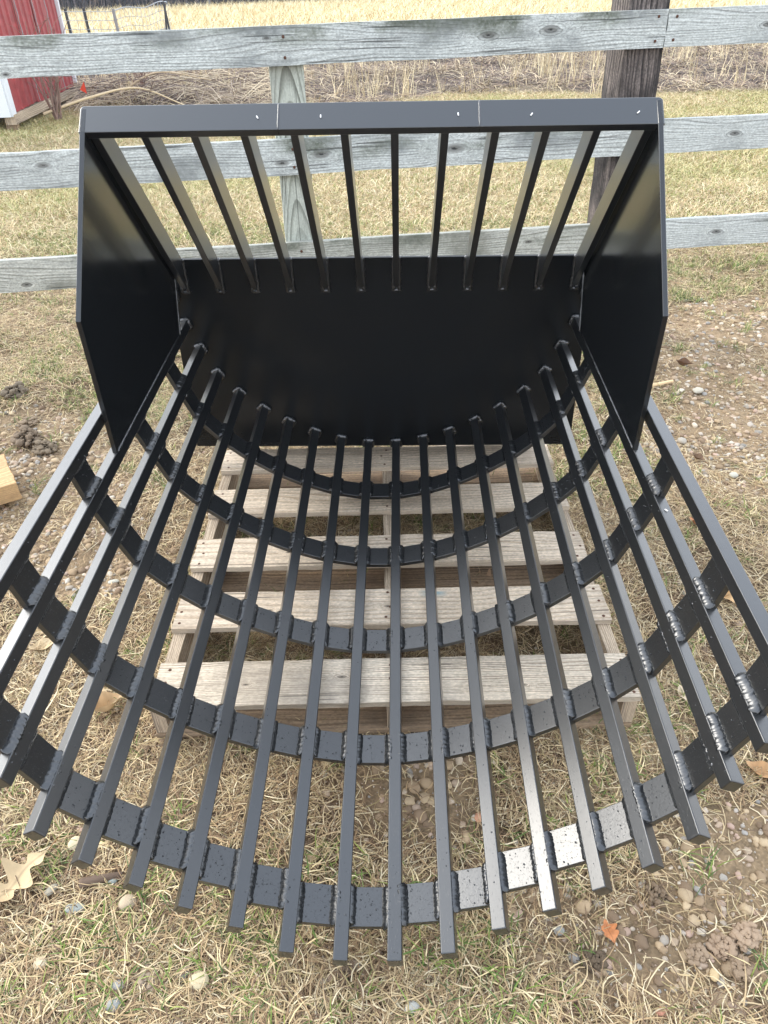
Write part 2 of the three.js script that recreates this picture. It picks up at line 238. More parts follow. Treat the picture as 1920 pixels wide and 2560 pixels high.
  const tb = mesh('top_bar', tg, paint, bucket); tb.position.set(0, 1.107 + nb[0] * .03 - u[0] * .010, .5025 + nb[1] * .03 - u[1] * .010); tb.rotation.x = Math.atan2(.654, .756);
  for (const x of [-.192, .232]) { const w = mesh('weld_seam', bead(.062, .0022, 91 + x * 10, .8), paintWeld, tb); w.position.set(x, .0100, 0); const w1 = mesh('weld_seam', bead(.022, .0022, 95), paintWeld, tb); w1.position.set(x, 0, .0298); w1.rotation.x = Math.PI / 2; }
  const zb = y => Math.tan(B.al) * y, ub = new THREE.Shape([[zb(.575), .575], [.5025 - u[1] * .019, 1.107 - u[0] * .019], [.5025 - u[1] * .019 + nb[1] * .057, 1.107 - u[0] * .019 + nb[0] * .057], [zb(.677), .677]].map(([z, y]) => new THREE.Vector2(-z, y)));
  const ug = new THREE.ExtrudeGeometry(ub, { depth: .0145, bevelThickness: .0012, bevelSize: .0012, bevelSegments: 1 }); ug.rotateY(Math.PI / 2); ug.translate(-.00725, 0, 0);
  for (let i = 0; i < 12; i++) {
    const m = mesh('upper_bar', ug, paint, bucket); m.position.x = -.588 + i * (1.176 / 11);
    for (const s of [-1, 1]) { const w = mesh('weld_bead', [bead(.105, .0062, 30 + i % 3)][0], paintWeld, m); w.position.set(s * .0085, .628, zb(.628) + .001); w.rotation.x = Math.PI / 2; const w2 = mesh('weld_bead', endBeads[i % 3], paintWeld, m); w2.position.set(s * .006, 1.107 - u[0] * .0215 + nb[0] * .02, .5025 - u[1] * .0215 + nb[1] * .02); w2.rotation.x = -Math.PI / 2 + .86 ; w2.scale.set(.55, .55, 1); }
    const w = mesh('weld_bead', endBeads[i % 3], paintWeld, m); w.rotation.y = Math.PI / 2; w.position.set(0, .574, zb(.574) + .002); w.scale.set(.7, .7, .8);
  }
}

// ───────────────────────── the pallet
const nailMat = std({ color: srgb(92, 62, 48), roughness: .8, metalness: .3 });
const nailGeo = new THREE.SphereGeometry(.0045, 8, 4, 0, Math.PI * 2, 0, Math.PI / 2); nailGeo.scale(1, .35, 1);
{
  const p = thing('wooden_pallet', 'weathered pale wooden pallet lying under the black bucket', 'pallet', [PALLET.x, 0, PALLET.z]); p.rotation.y = PALLET.yaw;
  const R = rng(9), E = [[0, -.1452], [-.2649, -.411], [-.5195, -.6637], [-.7925, -.9403], [-1.0589, -1.205]];
  E.forEach(([a, b], i) => {
    const m = mesh('deck_board', boxUV(1.2 + (R() - .5) * .006, .018, a - b, 48, 2, 6, .0012, i + 1, .0024), deckMats[i], p); m.position.set((R() - .5) * .004, .111, (a + b) / 2); m.rotation.y = (R() - .5) * .004;
    for (const x of [-.578, -.01, .578]) for (let n = 0; n < 3; n++) { const k = mesh('nail', nailGeo, nailMat, m); k.position.set(x + (R() - .5) * .02, .0088, lerp(-.05, .05, n / 2) + (R() - .5) * .016); }
  });
  for (const x of [-.58, 0, .58]) mesh('stringer', (() => { const g = boxUV(1.196, .084, .036, 20, 2, 2, .001, x * 3 + 4, .002); g.rotateY(Math.PI / 2); return g; })(), stringerMat, p).position.set(x, .0595, -.6025);
  for (const [z, w] of [[-.05, .1], [-.58, .1], [-1.15, .1]]) mesh('bottom_board', boxUV(1.195, .017, w, 24, 1, 2, .001, z * 7 + 11, .003), bottomMat, p).position.set(0, .0087, z);
}

// ───────────────────────── the board fence
{
  const f = thing('board_fence', 'weathered grey three-rail board fence standing behind the bucket', 'fence', [-.46, 0, -3.379]); f.rotation.y = 7.75 * Math.PI / 180;
  const rails = [[1.3365, .0085, .135], [.9385, .0028, .141], [.5157, -.0024, .141]];
  rails.forEach(([y, sl, h], i) => {
    const JX = [1.70, 1.665, 1.69][i], mk = (a, b, mat, s) => { const m = mesh('rail', (() => { const g = boxUV(b - a, h, .032, 60, 6, 2, .003, s, .003); return g; })(), mat, f); m.position.set((a + b) / 2, y + sl * (a + b) / 2, -.016); m.rotation.z = Math.atan(sl); return m; };
    const L = mk(JX - 3.9, JX - .0015, railMats[i], i + 3), Rr = mk(JX + .0015, JX + 1.9, railShort, i + 8);
    const ng = new THREE.SphereGeometry(.006, 10, 5); ng.scale(1, 1, .3);
    for (const dy of [-.042, .044]) { mesh('nail', ng, nailMat, L).position.set(1.95 - .042, dy, .0155); mesh('nail', ng, nailMat, Rr).position.set(-.95 + .036, dy * .95, .0155); }
    if (i < 3) for (const dy of [-.04, .03]) mesh('nail', ng, nailMat, L).position.set(.115 - (JX - 1.95), dy, .0155);
  });
  const post = (name, w, d, y0, y1, x, mat, seed, rough) => {
    const g = new THREE.BoxGeometry(y1 - y0, w, d, 60, 12, 10), p = g.attributes.position, uv = g.attributes.uv;
    for (let i = 0; i < p.count; i++) { let a = p.getX(i), b = p.getY(i), c = p.getZ(i); uv.setXY(i, a / (y1 - y0) + .5, Math.abs(c) > d * .49 ? b / w + .5 : c / d + .5);
      if (rough) { const r = Math.hypot(b / w, c / d), q = lerp(1, .62 / Math.max(.5, r), .35); b *= q; c *= q; const e = 1 + (fbm(a * 3, Math.atan2(c, b) * 2.5, seed, 4) - .5) * rough; b = b * e + .012 * (fbm(a * 2, 1, seed + 3, 2) - .5); c *= e; }
      else { b += (noise(a * 9, c * 20, seed) - .5) * .002; } p.setXYZ(i, a, b, c); }
    g.computeVertexNormals(); g.rotateZ(Math.PI / 2); const m = mesh('post', g, mat, f); m.position.set(x, (y0 + y1) / 2, -.034 - d / 2); return m;
  };
  post('post', .139, .09, -.1, 1.375, .118, postMat, 3, 0);
  const p2 = post('post', .185, .19, -.1, 1.75, 1.645, oldPostMat, 8, .16); p2.rotation.z = .028; tag(p2, 'dark split old timber post');
}

// ───────────────────────── the red shed
{
  const s = thing('metal_shed', 'red ribbed metal shed with white corner trim beyond the fence', 'shed', [-4.844, 0, -11.053]); s.rotation.y = 94.4 * Math.PI / 180;
  const red = std({ color: lin(.42, .065, .07), roughness: .55, map: tex(256, 256, (u, v, c) => { const q = .80 + .25 * (fbm(u * 6, v * 14, 500, 4, 6, 14) - .3); c[0] = q; c[1] = q * .98; c[2] = q * .97; const k = sst(.70, .76, fbm(u * 40, v * 40, 505, 3, 40, 40)); c[0] = lerp(c[0], .9, k * .3); c[1] = lerp(c[1], .95, k * .3); }) });
  const white = std({ color: lin(.68, .70, .72), roughness: .6 }), dark = std({ color: lin(.02, .02, .022), roughness: .9 }), grey = std({ color: lin(.35, .37, .38), roughness: .55, metalness: .3 });
  const ribbed = (w, h, seed) => { // ribbed sheet w wide, h tall, in x-y, facing +z
    const pr = [], sp = .235; for (let x = 0; x < w; x += .001) { const q = ((x + .06) % sp); if (pr.length === 0 || [0, .022, .052, .074].some(e => Math.abs(q - e) < .0006)) pr.push([x, q > .02 && q < .054 ? .022 : 0]); } pr.push([w, 0]);
    const P = [], U = [], I = [], ny = 8, R = rng(seed), ph = R() * 6;
    for (let j = 0; j <= ny; j++) for (const [x, z] of pr) { const y = j / ny * h; P.push(x, y, z + .004 * Math.sin(x * 7 + y * 3 + ph)); U.push(x / 1, y / 1); }
    const n = pr.length; for (let j = 0; j < ny; j++) for (let i = 0; i < n - 1; i++) { const a = j * n + i; I.push(a, a + 1, a + n, a + 1, a + n + 1, a + n); }
    const g = new THREE.BufferGeometry(); g.setAttribute('position', new THREE.Float32BufferAttribute(P, 3)); g.setAttribute('uv', new THREE.Float32BufferAttribute(U, 2)); g.setIndex(I); const q = g.toNonIndexed(); q.computeVertexNormals(); return q;
  };
  mesh('wall_core', new THREE.BoxGeometry(3.28, 2.5, .04), dark, s).position.set(1.66, 1.45, -.05);
  [[.16, .16, 0], [.33, .93, .022], [1.24, .82, -.003], [2.04, .66, 0], [2.68, .64, 0]].forEach(([x, w, tilt], i) => {
    const m = mesh('wall_panel', ribbed(w, 2.5, i), red, s); m.position.set(x + (tilt > .01 ? -.06 : 0), .2 + (tilt > .01 ? -.0 : .0), .004 + i * .003 * (i % 2)); m.rotation.z = tilt;
    if (i > 1) { const pts = []; for (let k = 0; k < 36; k++) pts.push([x + .01 + .006 * Math.sin(k * 2.1), .22 + k * .07, .033 + .004 * Math.cos(k * 2.1)]); mesh('lap_seam', taperTube(pts, .006, .006, 5, 70), grey, s); }
  });
  mesh('corner_trim', new RoundedBoxGeometry(.16, 2.5, .03, 1, .004), white, s).position.set(.08, 1.42, .012);
  mesh('front_wall', new THREE.BoxGeometry(.03, 2.5, 3.2), white, s).position.set(-.016, 1.42, -1.6);
  mesh('back_wall', new THREE.BoxGeometry(.03, 2.5, 3.2), red, s).position.set(3.34, 1.42, -1.6);
  mesh('far_wall', new THREE.BoxGeometry(3.3, 2.5, .03), red, s).position.set(1.66, 1.42, -3.2);
  mesh('roof', (() => { const g = new THREE.ExtrudeGeometry(new THREE.Shape([[-.25, 2.62], [1.6, 3.5], [3.45, 2.62], [3.45, 2.68], [1.6, 3.58], [-.25, 2.68]].map(p => new THREE.Vector2(p[1] * 0 + p[0], p[1]))), { depth: 3.6, bevelEnabled: false }); g.translate(0, 0, -3.4); return g; })(), grey, s);
  mesh('skid_beam', boxUV(3.34, .12, .14, 30, 2, 2, .006, 3, .006), stringerMat, s).position.set(1.68, .135, -.03);
  mesh('skid_foot', boxUV(.12, .16, .14, 3, 3, 3, .01, 5, .006), bottomMat, s).position.set(.12, .04, -.06);
  mesh('skid_foot', boxUV(.12, .16, .14, 3, 3, 3, .01, 6, .006), bottomMat, s).position.set(3.1, .04, -.06);
  mesh('downspout', new RoundedBoxGeometry(.06, 2.4, .06, 1, .01), white, s).position.set(3.37, 1.45, .03);
}

// ───────────────────────── wire fences far beyond the rails
{
  const wire = std({ color: lin(.42, .45, .48), roughness: .5, metalness: .4 }), tpost = std({ color: lin(.05, .05, .052), roughness: .8 }), stake = std({ color: lin(.26, .25, .24), roughness: .9 });
  const cyl = (a, b, r) => taperTube([a, [(a[0] + b[0]) / 2, (a[1] + b[1]) / 2, (a[2] + b[2]) / 2], b], r, r, 5, 2);
  const wf = thing('wire_fence', 'woven wire fence on dark steel posts beside the red shed', 'wire fence', [-8, 0, -18]);
  const ws = []; for (let i = 0; i <= 7; i++) ws.push(cyl([0, .12 + i * .155, 0], [2.75, .10 + i * .15, 0], .0055)); for (let i = 0; i < 19; i++) ws.push(cyl([.02 + i * .152, .08, .004], [.02 + i * .152, 1.2, .004], .0045));
  mesh('woven_wire', mergeGeometries(ws), wire, wf); for (const x of [.3, 1.82, 2.2]) mesh('steel_post', cyl([x, -.2, -.02], [x - .03, 1.22, -.02], .03), tpost, wf);
  const wp = thing('wire_mesh_roll', 'loose curved wire mesh panel propped on crossed stakes in the field', 'wire panel', [-5.2, 0, -18]);
  const hs = [], top = x => 1.17 + .11 * x + .03 * Math.sin(x * 9), zz = x => -.3 * Math.sin(x * 2.6);
  for (let i = 0; i <= 7; i++) { const pts = []; for (let k = 0; k <= 6; k++) { const x = k / 6 * 1.05; pts.push([x, top(x) - i * .155, zz(x)]); } hs.push(taperTube(pts, i % 3 ? .005 : .009, i % 3 ? .005 : .009, 5, 14)); }
  for (let i = 0; i <= 14; i++) { const x = i * .075; hs.push(cyl([x, top(x), zz(x)], [x, top(x) - 1.09, zz(x)], .0045)); }
  mesh('mesh_wire', mergeGeometries(hs), wire, wp); mesh('wooden_stake', cyl([.03, -.2, .02], [-.03, 1.2, .02], .035), stake, wp);
  mesh('steel_post', cyl([.88, -.2, .05], [1.03, 1.26, .02], .022), tpost, wp); mesh('steel_post', cyl([1.13, -.2, .05], [1.0, 1.3, -.02], .022), tpost, wp);
}
{
  const f = thing('marker_flag', 'small orange-red marker flag on a wire near the bare shrub', 'flag', [-4.27, 0, -12.5]), R = std({ color: lin(.75, .07, .03), roughness: .6, side: THREE.DoubleSide });
  mesh('flag_wire', taperTube([[0, -.1, 0], [.01, .2, 0], [0, .43, 0]], .003, .003, 5, 6), std({ color: lin(.1, .1, .1), roughness: .5, metalness: .5 }), f);
  const g = new THREE.ExtrudeGeometry(new THREE.Shape([[0, .43], [.01, .27], [-.085, .325]].map(p => new THREE.Vector2(...p))), { depth: .002, bevelEnabled: false }); mesh('flag_cloth', g, R, f);
}

// ───────────────────────── timber end at the left edge
{
  const g = boxUV(.6, .07, .25, 20, 3, 8, .004, 3, .006), t = mesh('timber_offcut', g, timberMat);
  tag(t, 'fresh orange-tan sawn timber end at the left edge of the photo', 'timber'); 
  t.rotation.y = .576; t.position.set(-1.645, .06, -2.153);
}

// ───────────────────────── scattered ground cover
const halfW = z => (.902 + .809 * -z) * .60 + .45;
function scatter(seed, z0, z1, n, ok, put) { const R = rng(seed); let made = 0; for (let i = 0; i < n; i++) { const z = lerp(z0, z1, R()), x = (R() * 2 - 1) * halfW(z1); if (Math.abs(x) > halfW(z)) { R(); continue; } if (ok(x, z, R)) { put(x, z, R); made++; } } return made; }
function ribbons(n, seed, o) {                                          // a clump of blades: bent narrow ribbons
  const R = rng(seed), P = [], I = [], C = [];
  for (let b = 0; b < n; b++) {
    const a = R() * 6.283, L = lerp(o.l0, o.l1, R()), w = lerp(o.w0, o.w1, R()) / 2, r = R() ** .6 * o.r, a0 = R() * 6.283, ox = Math.cos(a0) * r, oz = Math.sin(a0) * r, up = lerp(o.u0, o.u1, R()), bend = (R() - .5) * o.bend, v = lerp(.75, 1.1, R()), bc = o.pal[Math.floor(R() * o.pal.length)], h0 = R() * o.h, tw = (R() - .5) * 1.6, at = P.length / 3, S = 4; let x = ox, y = h0, z = oz, el = up, az = a;
    for (let i = 0; i <= S; i++) {
      const t = i / S, ww = w * (t < .5 ? 1 : 1 - (t - .5) * 1.7), sx = -Math.sin(az), sz = Math.cos(az), ti = tw * t; P.push(x + sx * ww * Math.cos(ti), y + ww * Math.sin(ti), z + sz * ww * Math.cos(ti), x - sx * ww * Math.cos(ti), y - ww * Math.sin(ti), z - sz * ww * Math.cos(ti));
      const c = v * (1 - .12 * R()); C.push(c * bc.r, c * bc.g, c * bc.b); C.push(C[C.length - 3], C[C.length - 2], C[C.length - 1]);
      const st = L / S; x += Math.cos(az) * Math.cos(el) * st; z += Math.sin(az) * Math.cos(el) * st; y = Math.max(.0015 * (b % 4), y + Math.sin(el) * st); el -= o.droop * (.4 + R()); az += bend * (.5 + R());
      if (i < S) { const q = at + i * 2; I.push(q, q + 1, q + 2, q + 1, q + 3, q + 2); }
    }
  }
  const g = new THREE.BufferGeometry(); g.setAttribute('position', new THREE.Float32BufferAttribute(P, 3)); g.setAttribute('color', new THREE.Float32BufferAttribute(C, 3)); g.setIndex(I); g.computeVertexNormals(); return g;
}
const M4 = new THREE.Matrix4(), Q4 = new THREE.Quaternion(), E4 = new THREE.Euler(), V4 = new THREE.Vector3(), S4 = new THREE.Vector3();
function stuff(name, label, geos, mat, items) {                          // items: [x, y, z, scale, colour, flatten?]
  geos.forEach((g, gi) => {
    const mine = items.filter((_, i) => i % geos.length === gi); if (!mine.length) return;
    const m = shad(new THREE.InstancedMesh(g, mat, mine.length)); m.name = numbered(name); tag(m, label, null, null, 'stuff');
    mine.forEach((t, i) => { E4.set(t[6] || 0, t[5], t[7] || 0); M4.compose(V4.set(t[0], t[1], t[2]), Q4.setFromEuler(E4), Array.isArray(t[3]) ? S4.set(...t[3]) : S4.setScalar(t[3])); m.setMatrixAt(i, M4); m.setColorAt(i, t[4]); });
    scene.add(m);
  });
}
const leafMat = std({ vertexColors: true, roughness: .8, side: THREE.DoubleSide });
const STRAW = [srgb(228, 210, 164), srgb(216, 195, 146), srgb(236, 220, 180), srgb(198, 172, 128), srgb(180, 150, 110), srgb(238, 224, 188)];
const DRY = [srgb(208, 184, 143), srgb(193, 166, 125), srgb(219, 198, 158), srgb(174, 146, 108), srgb(148, 120, 89), srgb(227, 210, 174), srgb(114, 92, 72), srgb(200, 175, 131), srgb(166, 148, 103), srgb(132, 107, 80)];
const GRN = [srgb(120, 140, 62), srgb(98, 122, 58), srgb(142, 152, 76), srgb(84, 104, 56)];
const pickC = (A, R, v = .1) => A[Math.floor(R() * A.length)].clone().multiplyScalar(1 - v + 2 * v * R());
const greenish = (x, z) => sst(.46, .66, fbm(x * 1.7, z * 1.7, 610, 4)) * .6 + .12 + .5 * Math.exp(-(((x + 1.35) / .7) ** 2 + ((z + 3.2) / .7) ** 2)) + .25 * sst(-3.6, -6, z);
const underPallet = (x, z) => Math.abs(x - PALLET.x) < .6 && z < -1.16 && z > -2.36;
{
  const pal = A => R => A[Math.floor(R() * A.length)];
  const dead = [], deadG = [1, 2, 3, 4, 5].map(s => ribbons(92, s, { pal: DRY, l0: .015, l1: .082, w0: .0011, w1: .0023, r: .11, u0: -.1, u1: .45, bend: .9, droop: .22, h: .012 }));
  const dense = (x, z, R) => { const d = dirt(x, z); return R() < lerp(1, .10, sst(.30, .62, d)) * (.02 + 1.15 * fbm(x * 5, z * 5, 620, 3)); };
  const W = R => new THREE.Color().setScalar(.86 + .28 * R());
  scatter(601, -.2, -2.6, 7600, dense, (x, z, R) => dead.push([x, gh(x, z) - .001, z, .75 + .5 * R(), W(R), R() * 6.28, (R() - .5) * .1, (R() - .5) * .1]));
  scatter(602, -2.6, -5.5, 8200, dense, (x, z, R) => dead.push([x, gh(x, z) - .001, z, .9 + .5 * R(), W(R), R() * 6.28, (R() - .5) * .1, (R() - .5) * .1]));
  stuff('dead_grass', 'dry straw-coloured grass lying over the ground', deadG, leafMat, dead);
  const tuftG = [5, 6, 7].map(s => ribbons(22, s, { pal: [...GRN, GRN[0], STRAW[1], STRAW[0]], l0: .025, l1: .07, w0: .0016, w1: .003, r: .035, u0: .35, u1: 1.4, bend: .6, droop: .28, h: .002 })), tuft = [];
  const okG = (x, z, R) => R() < greenish(x, z) * lerp(1, .12, sst(.4, .7, dirt(x, z))) * .85;
  const put = (x, z, R) => tuft.push([x, gh(x, z), z, (underPallet(x, z) ? .6 : .7) + .5 * R(), W(R), R() * 6.28, 0, 0]);
  scatter(603, -.2, -2.6, 4000, okG, put); scatter(604, -2.6, -6, 15000, okG, put);
  stuff('green_grass', 'short tufts of green grass among the dry blades', tuftG, leafMat, tuft);
  const lawn = [], lawnG = [8, 9, 10].map(s => ribbons(130, s, { pal: [DRY[0], DRY[1], DRY[2], DRY[5], DRY[7], DRY[3], STRAW[0], STRAW[2], GRN[0], GRN[2]], l0: .03, l1: .085, w0: .002, w1: .0036, r: .24, u0: .05, u1: 1.1, bend: .8, droop: .3, h: .004 }));
  scatter(605, -5.2, -13.8, 11000, (x, z, R) => z > BR0(x) && R() < .4 + .9 * fbm(x * 2, z * 2, 621, 3), (x, z, R) => lawn.push([x, gh(x, z), z, .8 + .6 * R(), W(R).lerp(lin(.8, .9, .66), sst(.45, .65, fbm(x * .8, z * .8, 622, 3)) * .6), R() * 6.28, 0, 0]));
  stuff('lawn_grass', 'yellow-green lawn beyond the fence', lawnG, leafMat, lawn);
  // cut brush: fallen stalks and standing stems
  const BRC = [srgb(186, 162, 130), srgb(210, 190, 154), srgb(140, 117, 100), srgb(104, 88, 80), srgb(92, 78, 72), srgb(222, 204, 170)];
  const stalk = [], stalkG = [21, 22, 23, 24].map(s => ribbons(40, s, { pal: BRC, l0: .08, l1: .42, w0: .004, w1: .011, r: .42, u0: -.05, u1: .5, bend: .5, droop: .16, h: .05 }));
  scatter(606, -12.4, -22.5, 5200, (x, z, R) => z < BR0(x) + .2 && R() < -.15 + 1.3 * fbm(x * .9, z * 1.1, 630, 3), (x, z, R) => stalk.push([x, gh(x, z) + .01, z, .6 + .7 * R(), W(R), R() * 6.28, (R() - .5) * .15, (R() - .5) * .15]));
  stuff('cut_brush', 'flattened dead brush stalks beyond the lawn', stalkG, leafMat, stalk);
  const reed = [], reedG = [31, 32].map(s => ribbons(7, s, { pal: [STRAW[0], STRAW[2], BRC[1]], l0: .25, l1: .75, w0: .005, w1: .010, r: .1, u0: 1.0, u1: 1.57, bend: .2, droop: .05, h: .0 }));
  scatter(607, -12.6, -23, 1500, (x, z, R) => z < BR0(x) + .3 && R() < .2 + .8 * sst(.45, .6, fbm(x * .6, z * .5, 631, 3)), (x, z, R) => reed.push([x, gh(x, z), z, .5 + .7 * R(), W(R), R() * 6.28, 0, 0]));
  stuff('dead_stems', 'upright dead weed stems in the cut brush', reedG, leafMat, reed);
  const hay = [], hayG = [41, 42, 43].map(s => ribbons(60, s, { pal: [STRAW[0], STRAW[2], STRAW[5], STRAW[1]], l0: .2, l1: .5, w0: .012, w1: .022, r: .9, u0: .3, u1: 1.3, bend: .5, droop: .22, h: .02 }));
  scatter(608, -20, -84, 9000, (x, z, R) => z < BR1(x), (x, z, R) => hay.push([x, 0, z, .7 + .6 * R() + .01 * -z, W(R), R() * 6.28, 0, 0]));
  stuff('field_grass', 'pale dry grass of the open field', hayG, leafMat, hay);
}
// stones and soil
function stoneGeo(seed, det = 2, rough = .25) { const g = new THREE.IcosahedronGeometry(1, det), p = g.attributes.position; for (let i = 0; i < p.count; i++) { V4.fromBufferAttribute(p, i); const n = 1 + (fbm(V4.x * 1.3 + seed * 9, V4.y * 1.3 + V4.z * 1.1 + 5, seed, 2) - .5) * rough * 2 + (fbm(V4.x * 5 + V4.z * 3, V4.y * 5 - V4.z * 2, seed + 9, 3) - .5) * rough * (det > 2 ? 1.1 : .35); V4.multiplyScalar(n); p.setXYZ(i, V4.x, V4.y, V4.z); } const m = g.toNonIndexed ? g : g; m.computeVertexNormals(); return m; }
import { mergeVertices } from 'three/addons/utils/BufferGeometryUtils.js';
const smoothStone = (s, d, r) => { const g = stoneGeo(s, d, r); g.deleteAttribute('normal'); g.deleteAttribute('uv'); const q = mergeVertices(g, 1e-4); q.computeVertexNormals(); return q; };
const STC = [srgb(172, 162, 150), srgb(148, 144, 138), srgb(190, 174, 154), srgb(178, 150, 134), srgb(134, 130, 124), srgb(200, 190, 174), srgb(160, 140, 122), srgb(168, 146, 128)];
const SOIL = [srgb(168, 145, 115), srgb(150, 128, 101), srgb(180, 158, 127), srgb(130, 109, 87)];
const rockMat = std({ roughness: .85 }), soilMat = std({ roughness: 1 });
{
  const peb = [], cr = [], geos = [1, 2, 3, 6].map(s => smoothStone(s, 1, .42)), cg = [4, 5].map(s => smoothStone(s, 1, .5));
  const put = (sz) => (x, z, R) => { const r = lerp(.0018, sz, R() ** 4); peb.push([x, gh(x, z) + r * .25, z, [r * lerp(.8, 1.4, R()), r * lerp(.5, .85, R()), r * lerp(.8, 1.2, R())], pickC(STC, R, .15).lerp(SOIL[2], .5 * R()), R() * 6.28, (R() - .5) * .5, 0]); };
  const ok = (x, z, R) => R() < .10 + .9 * sst(.3, .75, dirt(x, z));
  scatter(701, -.2, -2.6, 38000, ok, put(.0095)); scatter(702, -2.4, -5, 34000, ok, put(.0125));
  stuff('gravel', 'small mixed pebbles scattered over the bare dirt', geos, rockMat, peb);
  const putC = (x, z, R) => { const r = lerp(.003, .014, R() ** 2); cr.push([x, gh(x, z) + r * .2, z, [r, r * .7, r * 1.1], pickC(SOIL, R, .15), R() * 6.28, 0, 0]); };
  scatter(703, -.2, -2.6, 9000, ok, putC); scatter(704, -2.4, -4.6, 7000, ok, putC);
  stuff('soil_crumbs', 'brown crumbs of loose soil on the bare patches', cg, soilMat, cr);
}

// ───────────────────────── single stones, clods, leaves and sticks that can be told apart
const VS = [1, 2, 3, 4, 5].map(i => smoothStone(i + 20, 3, .2)), VC = [1, 2, 3].map(i => { const R = rng(i * 31), cr = [smoothStone(51, 1, .45), smoothStone(52, 1, .45), smoothStone(53, 2, .4)], gs = []; for (let k = 0; k < 190; k++) { const g = cr[k % 2].clone(), r = lerp(.05, .27, R() ** 2.5), a = R() * 6.28, b = Math.acos(R() * 2 - 1), d = (.15 + .85 * Math.cbrt(R())) * .8 * (1 - r * .4) * (.75 + .5 * noise(a * 1.3, b * 1.5, i)); g.scale(r * lerp(.7, 1.2, R()), r, r * lerp(.7, 1.2, R())); g.rotateY(a * 3); g.translate(Math.cos(a) * Math.sin(b) * d, Math.cos(b) * d, Math.sin(a) * Math.sin(b) * d); gs.push(g); } return mergeGeometries(gs); });
function stone(x, z, l, w, yaw, rgb, label) { const R = rng(Math.floor(x * 991 + z * 577 + 9e4)); const m = mesh('stone', VS[Math.floor(R() * 5)], std({ color: srgb(rgb[0] * .92, rgb[1] * .9, rgb[2] * .86), roughness: .8 })); m.scale.set(l / 2, Math.min(l, w) * .33, w / 2); m.rotation.y = yaw; m.position.set(x, gh(x, z) + Math.min(l, w) * .2 + .007, z); tag(m, label, 'stone', 'single stones lying in the dry grass'); }
stone(-.7, -.883, .034, .03, .4, [214, 200, 172], 'chunky cream stone just below a left-hand tine tip');
stone(-.72, -.783, .030, .018, .9, [176, 172, 160], 'egg-shaped grey pebble right of the big oak leaf');
stone(-.548, -.748, .036, .03, .2, [190, 174, 152], 'round tan stone below the left tine tips');
stone(-.637, -.88, .026, .014, -.3, [216, 198, 156], 'long yellowish pebble below the second visible left tine tip');
stone(-.655, -.742, .040, .020, .05, [164, 172, 172], 'long flat blue-grey stone right of the big oak leaf');
stone(-.593, -.797, .022, .018, .7, [168, 180, 180], 'small pale blue stone touching a dark bark scrap');
stone(-.691, -.641, .026, .024, .1, [212, 198, 172], 'round cream stone near the lower left corner');
stone(-.526, -.564, .030, .024, .4, [158, 162, 164], 'bluish grey angular stone at the bottom left edge');
stone(-.529, -.598, .026, .018, .0, [166, 166, 168], 'oval grey pebble above the angular grey stone');
stone(-.406, -.617, .030, .016, 1.2, [136, 130, 128], 'dark grey upright-lying stone beside the soil lump');
stone(-.375, -.603, .036, .032, .3, [208, 196, 166], 'big round cream stone right of the dark grey stone');
stone(.03, -.548, .030, .022, .2, [176, 178, 176], 'whitish grey stone at the bottom centre edge');
stone(.601, -.589, .024, .018, 1.1, [210, 186, 146], 'tan upright pebble below the soil clods at right');
stone(.487, -.531, .024, .02, .2, [206, 150, 128], 'pink stone at the bottom right edge');
stone(1.437, -2.97, .05, .04, .3, [196, 192, 182], 'pale stone in the gravel right of the bucket');
stone(1.215, -2.537, .04, .036, .8, [176, 170, 162], 'grey stone right beside the upper right tine');
stone(1.328, -2.294, .034, .03, .2, [188, 188, 180], 'light grey stone in a small cluster far right');
stone(-.868, -1.763, .036, .018, .2, [196, 196, 188], 'whitish stone seen between the left tines');
stone(.2, -.93, .026, .02, .8, [206, 156, 128], 'reddish stone seen between two middle tines');
stone(.33, -.68, .022, .018, .3, [150, 152, 152], 'grey pebble left of the small orange leaf');
function clod(x, z, r, rgb, label, fl = .7) { rgb = [rgb[0] * 1.05 + 4, rgb[1] * 1.1 + 4, rgb[2] * 1.06 + 2]; const R = rng(Math.floor(x * 771 + z * 377 + 8e4)); const m = mesh('soil_clod', VC[Math.floor(R() * 3)], std({ color: srgb(...rgb), roughness: 1 })); m.scale.set(r * 1.1, r * fl, r); m.rotation.y = R() * 6; m.position.set(x, gh(x, z) + r * fl * .45, z); tag(m, label, 'soil clod', 'lumps of dark soil'); }
clod(-1.7, -3.1, .062, [104, 88, 78], 'round rooty dark clod on the grass at left');
clod(-1.5, -2.7, .07, [112, 92, 80], 'largest dark soil lump in the left dirt patch'); clod(-1.40, -2.63, .06, [108, 90, 78], 'dark soil lump right of the largest left lump', .55); clod(-1.57, -2.86, .05, [124, 102, 88], 'low brown soil lump above the largest left lump', .5);
clod(.541, -.743, .026, [112, 90, 76], 'round dark clod below the right tine tips'); clod(.636, -.637, .03, [146, 118, 102], 'brown clod in the lower right heap', .6); clod(.688, -.658, .034, [150, 122, 106], 'biggest brown clod at the lower right edge', .6); clod(.585, -.625, .026, [140, 114, 98], 'left clod of the lower right heap', .6); clod(.655, -.602, .028, [138, 112, 96], 'lowest clod of the lower right heap', .55);
clod(.388, -.625, .028, [92, 74, 62], 'dark soil lump at the bottom right of centre', .6); clod(-.47, -.61, .032, [140, 118, 106], 'brown soil lump near the bottom left of centre', .5); clod(-.1, -.612, .026, [98, 78, 66], 'dark soil lump near the bottom centre', .45);
